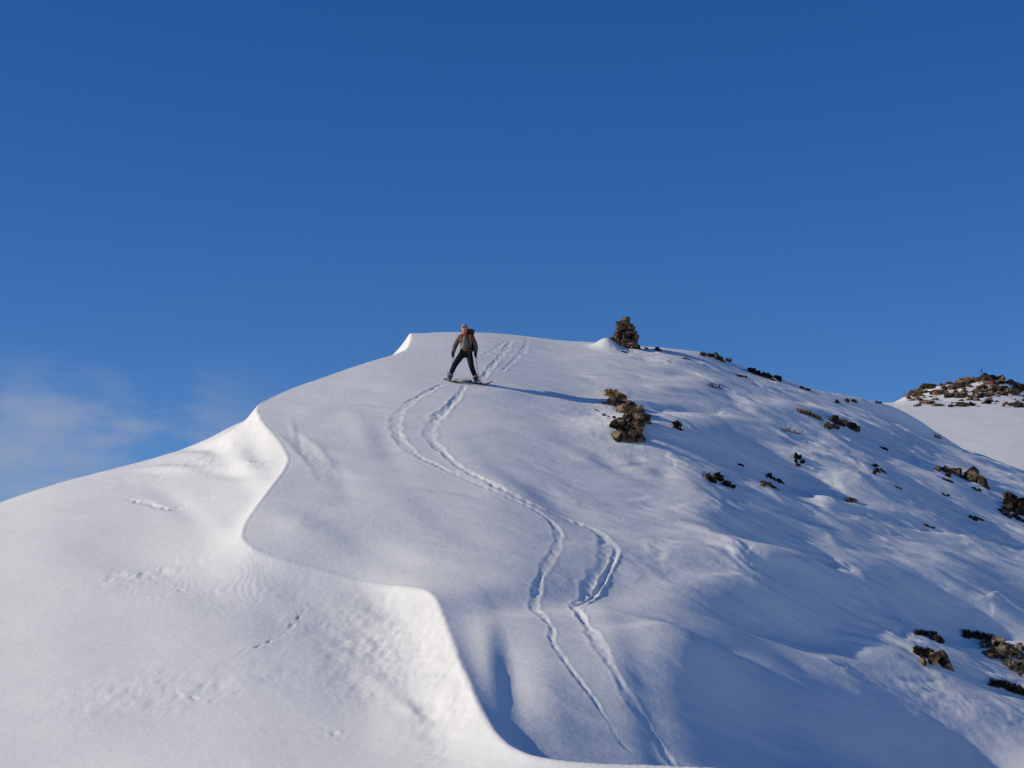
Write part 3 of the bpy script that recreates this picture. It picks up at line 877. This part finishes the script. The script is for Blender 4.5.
ed = [('pel', 'chest'), ('chest', 'neck'), ('neck', 'headb'), ('headb', 'head'), ('chest', 'shL'), ('shL', 'elL'), ('elL', 'waL'), ('chest', 'shR'), ('shR', 'elR'), ('elR', 'waR'),
      ('pel', 'hipL'), ('hipL', 'knL'), ('knL', 'anL'), ('pel', 'hipR'), ('hipR', 'knR'), ('knR', 'anR')]
rd = [(.11, .09), (.13, .10), .055, .06, (.085, .10), .055, .042, .03, .055, .042, .03, .085, .055, .03, .085, .055, .03]
body = fig(nm, ed, rd, 'body', M_SKIN, skier)
J['hem'] = (.05, 0, .86)
nmj = ['chest', 'hem', 'neck', 'shL', 'elL', 'waL', 'shR', 'elR', 'waR']
edj = [('chest', 'hem'), ('chest', 'neck'), ('chest', 'shL'), ('shL', 'elL'), ('elL', 'waL'), ('chest', 'shR'), ('shR', 'elR'), ('elR', 'waR')]
jacket = fig(nmj, edj, [(.185, .145), (.165, .13), .07, .088, .072, .055, .088, .072, .055], 'jacket', M_JACKET, skier)
nmt = ['pel', 'hipL', 'knL', 'cuL', 'hipR', 'knR', 'cuR']
edt = [('pel', 'hipL'), ('hipL', 'knL'), ('knL', 'cuL'), ('pel', 'hipR'), ('hipR', 'knR'), ('knR', 'cuR')]
trousers = fig(nmt, edt, [(.15, .125), .115, .085, .078, .115, .085, .078], 'trousers', M_TROUS, skier)

def loft(bm, rings, close=True):
    rows = [[bm.verts.new(p) for p in rr] for rr in rings]
    n = len(rows[0])
    for a, b in zip(rows[:-1], rows[1:]):
        for i in range(n): bm.faces.new((a[i], a[(i + 1) % n], b[(i + 1) % n], b[i]))
    if close:
        bm.faces.new(rows[0][::-1]); bm.faces.new(rows[-1])
def tube(bm, pts, r0, r1=None, seg=8, flat=1.0):
    r1 = r1 or r0
    pts = [Vector(p) for p in pts]
    rings = []
    for i, p in enumerate(pts):
        d = (pts[min(i + 1, len(pts) - 1)] - pts[max(i - 1, 0)]).normalized()
        a = d.orthogonal().normalized(); b = d.cross(a)
        rr = r0 + (r1 - r0) * i / max(1, len(pts) - 1)
        rings.append([p + a * math.cos(t) * rr + b * math.sin(t) * rr * flat for t in [2 * math.pi * k / seg for k in range(seg)]])
    loft(bm, rings)
def ellipsoid(bm, c, s, seg=16, ring=10, cut=None):
    m = bmesh.ops.create_uvsphere(bm, u_segments=seg, v_segments=ring, radius=1)
    for v in m['verts']:
        v.co = Vector((v.co.x * s[0] + c[0], v.co.y * s[1] + c[1], v.co.z * s[2] + c[2]))
    if cut is not None:
        bmesh.ops.delete(bm, geom=[v for v in m['verts'] if v.co.z < cut], context='VERTS')

# face: nose, ears, brow and jaw belong to the head; the hat and goggles sit on it
H0 = Vector(J['head'])
bm = bmesh.new()
ellipsoid(bm, H0 + Vector((0, 0, -.01)), (.078, .098, .115))
ellipsoid(bm, H0 + Vector((0, -.03, -.075)), (.052, .06, .04))
for v in list(bm.verts): pass
nose = [H0 + Vector(p) for p in ((-.014, -.092, -.035), (.014, -.092, -.035), (0, -.122, -.03), (0, -.096, .012))]
nv = [bm.verts.new(p) for p in nose]
for f in ((0, 2, 1), (0, 3, 2), (1, 2, 3)): bm.faces.new([nv[i] for i in f])
for s in (-1, 1): ellipsoid(bm, H0 + Vector((s * .08, 0, -.01)), (.012, .022, .032), 8, 6)
head = bm_obj('head', bm, M_SKIN, skier, True)
bm = bmesh.new()
tube(bm, [H0 + Vector((x, -.092 - .01 * (1 - abs(x) / .025), -.062)) for x in (-.025, -.01, .01, .025)], .005, seg=6)
bm_obj('mouth', bm, M_ORANGE, skier, True)
bm = bmesh.new()
ellipsoid(bm, H0 + Vector((0, .012, .012)), (.092, .108, .118), 20, 14, cut=H0.z + .035)
tube(bm, [H0 + Vector((.094 * math.cos(t), .012 + .110 * math.sin(t), .036)) for t in [k * math.pi / 10 for k in range(21)]], .012, seg=6)
bm_obj('hat', bm, M_HAT, skier, True)
bm = bmesh.new()
for s in (-1, 1): ellipsoid(bm, H0 + Vector((s * .034, -.088, .012)), (.032, .018, .022), 12, 8)
tube(bm, [H0 + Vector((.083 * math.cos(t), .0 + .098 * math.sin(t), .016)) for t in [math.pi + k * math.pi / 8 for k in range(9)]], .006, seg=6)
bm_obj('goggles', bm, M_LENS, skier, True)
# lighter chest panel and orange yoke, harness, hip belt
def patch(name, mat, rings):
    bm = bmesh.new(); loft(bm, rings); return bm_obj(name, bm, mat, skier, True)
def ring(cx, cy, z, rx, ry, n=18): return [Vector((cx + rx * math.cos(2 * math.pi * k / n), cy + ry * math.sin(2 * math.pi * k / n), z)) for k in range(n)]
bm = bmesh.new()
loft(bm, [ring(.0, -.035, .93, .085, .125), ring(.0, -.035, 1.02, .095, .135), ring(.005, -.035, 1.14, .10, .14), ring(.01, -.025, 1.26, .09, .125), ring(.02, -.01, 1.34, .05, .08)])
bm_obj('chest_panel', bm, M_VEST, skier, True)
bm = bmesh.new()
loft(bm, [ring(.05, -.005, .885, .172, .142), ring(.05, -.005, .91, .178, .148), ring(.05, -.005, .94, .172, .142)])
bm_obj('hip_belt', bm, M_ORANGE, skier, True)
for s, x in ((-1, -.085), (1, .175)):
    bm = bmesh.new()
    tube(bm, [(x, .10, 1.37), (x, .0, 1.40), (x, -.09, 1.34), (x + s * .005, -.135, 1.24), (x + s * .012, -.14, 1.12)], .030, .022, 8, .6)
    bm_obj('shoulder_strap', bm, M_ORANGE, skier, True)
bm = bmesh.new()
loft(bm, [ring(.03, 0, 1.345, .095, .08), ring(.02, -.005, 1.40, .072, .07), ring(.015, -.01, 1.43, .066, .066)])
bm_obj('collar', bm, M_ORANGE, skier, True)
# boots with cuff, shell and sole
for (a, t) in (('anL', 'toL'), ('anR', 'toR')):
    A = Vector(J[a])
    bm = bmesh.new()
    Kd = (Vector(J['cu' + a[-1]]) - A)
    tube(bm, [A + Kd * 1.2, A + Kd * .5, A + Vector((0, .015, .06)), A + Vector((.0, .03, -.07))], .082, .066, 12)
    rings = []
    for k, (dy, hw, z0, z1) in enumerate([(.10, .035, -.11, -.02), (.06, .048, -.12, .02), (-.02, .052, -.12, .0), (-.10, .054, -.12, -.05), (-.17, .045, -.12, -.075), (-.195, .02, -.11, -.09)]):
        rings.append([A + Vector((math.cos(tt_) * hw, dy, (z0 + z1) / 2 + math.sin(tt_) * (z1 - z0) / 2)) for tt_ in [2 * math.pi * i / 12 for i in range(12)]])
    loft(bm, rings)
    bt = bm_obj('boot', bm, M_BOOT, skier, True)
    bm = bmesh.new()
    for zz in (.12, .02, -.04):
        tube(bm, [A + Vector((.066 * math.cos(tq), .015 + .066 * math.sin(tq), zz)) for tq in [math.pi * 2 * k / 12 for k in range(13)]], .008, seg=5)
    bm_obj('buckle', bm, M_PACK, bt, True)

# gloves: palm, four unequal fingers curled round the grip, thumb from the side
poles = []
for sd_, w_, tip in ((-1, 'waL', Vector((-.36, .30, .18))), (1, 'waR', Vector((.445, .18, .22)))):
    Wp = Vector(J[w_]); hc = Wp + Vector((0, -.035, -.055))
    gp = hc + Vector((0, -.012, -.012))
    bm = bmesh.new()
    tube(bm, [Wp + Vector((0, .01, .03)), Wp + Vector((0, -.01, -.02))], .046, .040, 10)
    ellipsoid(bm, hc + Vector((0, .01, 0)), (.036, .028, .05), 12, 8)
    for k, ln in enumerate((.075, .085, .08, .065)):
        z0 = .03 - k * .021
        base_ = hc + Vector((sd_ * .03, .0, z0))
        tube(bm, [base_, base_ + Vector((sd_ * .004, -.022, 0)), base_ + Vector((-sd_ * .022, -.042, -.003)), base_ + Vector((-sd_ * .045 * ln / .08, -.030, -.006)), base_ + Vector((-sd_ * .048 * ln / .08, -.012, -.006))], .0115, .009, 7)
    b0 = hc + Vector((-sd_ * .026, .0, .015))
    tube(bm, [b0, b0 + Vector((-sd_ * .012, -.022, .012)), b0 + Vector((0, -.045, .010)), b0 + Vector((sd_ * .02, -.052, .004))], .013, .010, 7)
    bm_obj('glove', bm, M_GLOVE, skier, True)
    root = empty('ski_pole', S0 + gp)
    tag(root, 'thin ski pole held in the glove on the ' + ('left' if sd_ < 0 else 'right') + ' side of the view', 'ski pole')
    tp = tip - gp
    xy = S0 + tip; gz = float(ht(xy.x, xy.y)) - S0.z
    tp.z = gz - gp.z
    d = tp.normalized()
    bm = bmesh.new(); tube(bm, [d * .05, d * (tp.length + .02)], .009, .006, 8); bm_obj('shaft', bm, M_POLE, root, True)
    bm = bmesh.new(); tube(bm, [-d * .06, -d * .03, d * .0, d * .07], .017, .014, 8); bm_obj('grip', bm, M_PACK, root, True)
    bm = bmesh.new(); tube(bm, [d * (tp.length - .07), d * (tp.length - .055)], .045, .045, 14); bm_obj('basket', bm, M_PACK, root, True)
    bm = bmesh.new(); tube(bm, [-d * .05, -d * .06 + Vector((.03, 0, -.02)), Vector((.045, .01, -.08)), Vector((.02, .0, -.11)), Vector((0, 0, -.05))], .006, .006, 5); bm_obj('wrist_loop', bm, M_PACK, root, True)

# backpack: body bulging over his shoulder, lid, side pocket, top handle
pk = empty('backpack', S0 + Vector((.10, .14, .95)))
tag(pk, 'dark bulky backpack rising behind the shoulder of the skier', 'backpack')
bm = bmesh.new()
def rr_ring(cx, cy, z, rx, ry, n=20, e=.55):
    o_ = []
    for k in range(n):
        t = 2 * math.pi * k / n; c_, s_ = math.cos(t), math.sin(t)
        o_.append(Vector((cx + rx * math.copysign(abs(c_) ** e, c_), cy + ry * math.copysign(abs(s_) ** e, s_), z)))
    return o_
loft(bm, [rr_ring(0, .06, -.05, .12, .07), rr_ring(0, .08, .0, .16, .10), rr_ring(.01, .09, .2, .17, .12), rr_ring(.02, .09, .42, .165, .12), rr_ring(.03, .08, .50, .13, .10)])
bm_obj('pack_body', bm, M_PACK, pk, True)
bm = bmesh.new()
loft(bm, [rr_ring(.045, .07, .50, .135, .12), rr_ring(.05, .07, .55, .145, .13), rr_ring(.055, .07, .60, .13, .115), rr_ring(.06, .07, .63, .08, .08)])
bm_obj('lid', bm, mat_cloth('pack_lid_fabric', (.10, .045, .02), .8, .5, 25), pk, True)
bm = bmesh.new()
loft(bm, [rr_ring(.17, .08, .0, .03, .06), rr_ring(.19, .08, .04, .045, .07), rr_ring(.19, .08, .2, .045, .07), rr_ring(.18, .08, .26, .025, .05)])
bm_obj('side_pocket', bm, M_PACK, pk, True)

# skis across the slope, waist narrower than tip and tail, tips turned up
def ski(foot, ang, label, sink, Lf, Lb, base_mat):
    root = empty('ski', foot)
    tag(root, label, 'ski', None)
    d = Vector((math.cos(ang), math.sin(ang), 0))
    za = float(ht(foot.x + d.x * .45, foot.y + d.y * .45)); zb = float(ht(foot.x - d.x * .45, foot.y - d.y * .45))
    sl = math.atan2(za - zb, .9)
    R3 = Matrix.Rotation(ang, 4, 'Z') @ Matrix.Rotation(-sl, 4, 'Y')
    def prof(z0, th, inset, ms):
        bm = bmesh.new(); rings = []
        for k in range(27):
            s = -Lb + (Lf + Lb) * k / 26
            w_ = .046 + .016 * abs((s - .1) / .85) ** 2
            if s > Lf - .16: w_ *= math.sqrt(max(0.02, (Lf - s) / .16))
            if s < -Lb + .08: w_ *= math.sqrt(max(0.1, (s + Lb) / .08))
            up = .14 * max(0, (s - (Lf - .26)) / .26) ** 1.8 + .02 * max(0, (-Lb + .12 - s) / .12)
            w_ = max(.004, w_ - inset)
            rings.append([R3 @ Vector((s, a * w_, z0 + up + b * th)) for a, b in ((-1, 0), (1, 0), (1, 1), (-1, 1))])
        loft(bm, rings); return bm
    bm_obj('ski_base', prof(sink, .014, 0, 0), base_mat, root)
    bm_obj('topsheet', prof(sink + .015, .010, .006, 0), M_SKI, root)
    bm = bmesh.new()
    for s, l_, h_ in ((.14, .07, .035), (-.17, .08, .045)):
        rings = [[R3 @ Vector((s + e * l_ / 2, a * .036, sink + .024 + b * h_)) for a, b in ((-1, 0), (1, 0), (.75, 1), (-.75, 1))] for e in (-1, 0, 1)]
        loft(bm, rings)
    bm_obj('binding', bm, M_POLE, root)
ski(fL + Vector((.04, -.02, 0)), R_(-12), 'ski with yellow edge under the boot on the left side of the view', -.015, .48, .16, M_SKIY)
ski(fR + Vector((.0, -.05, 0)), R_(-10), 'ski under the boot on the right side of the view, the lower of the pair', -.012, .46, .42, M_SKIB)
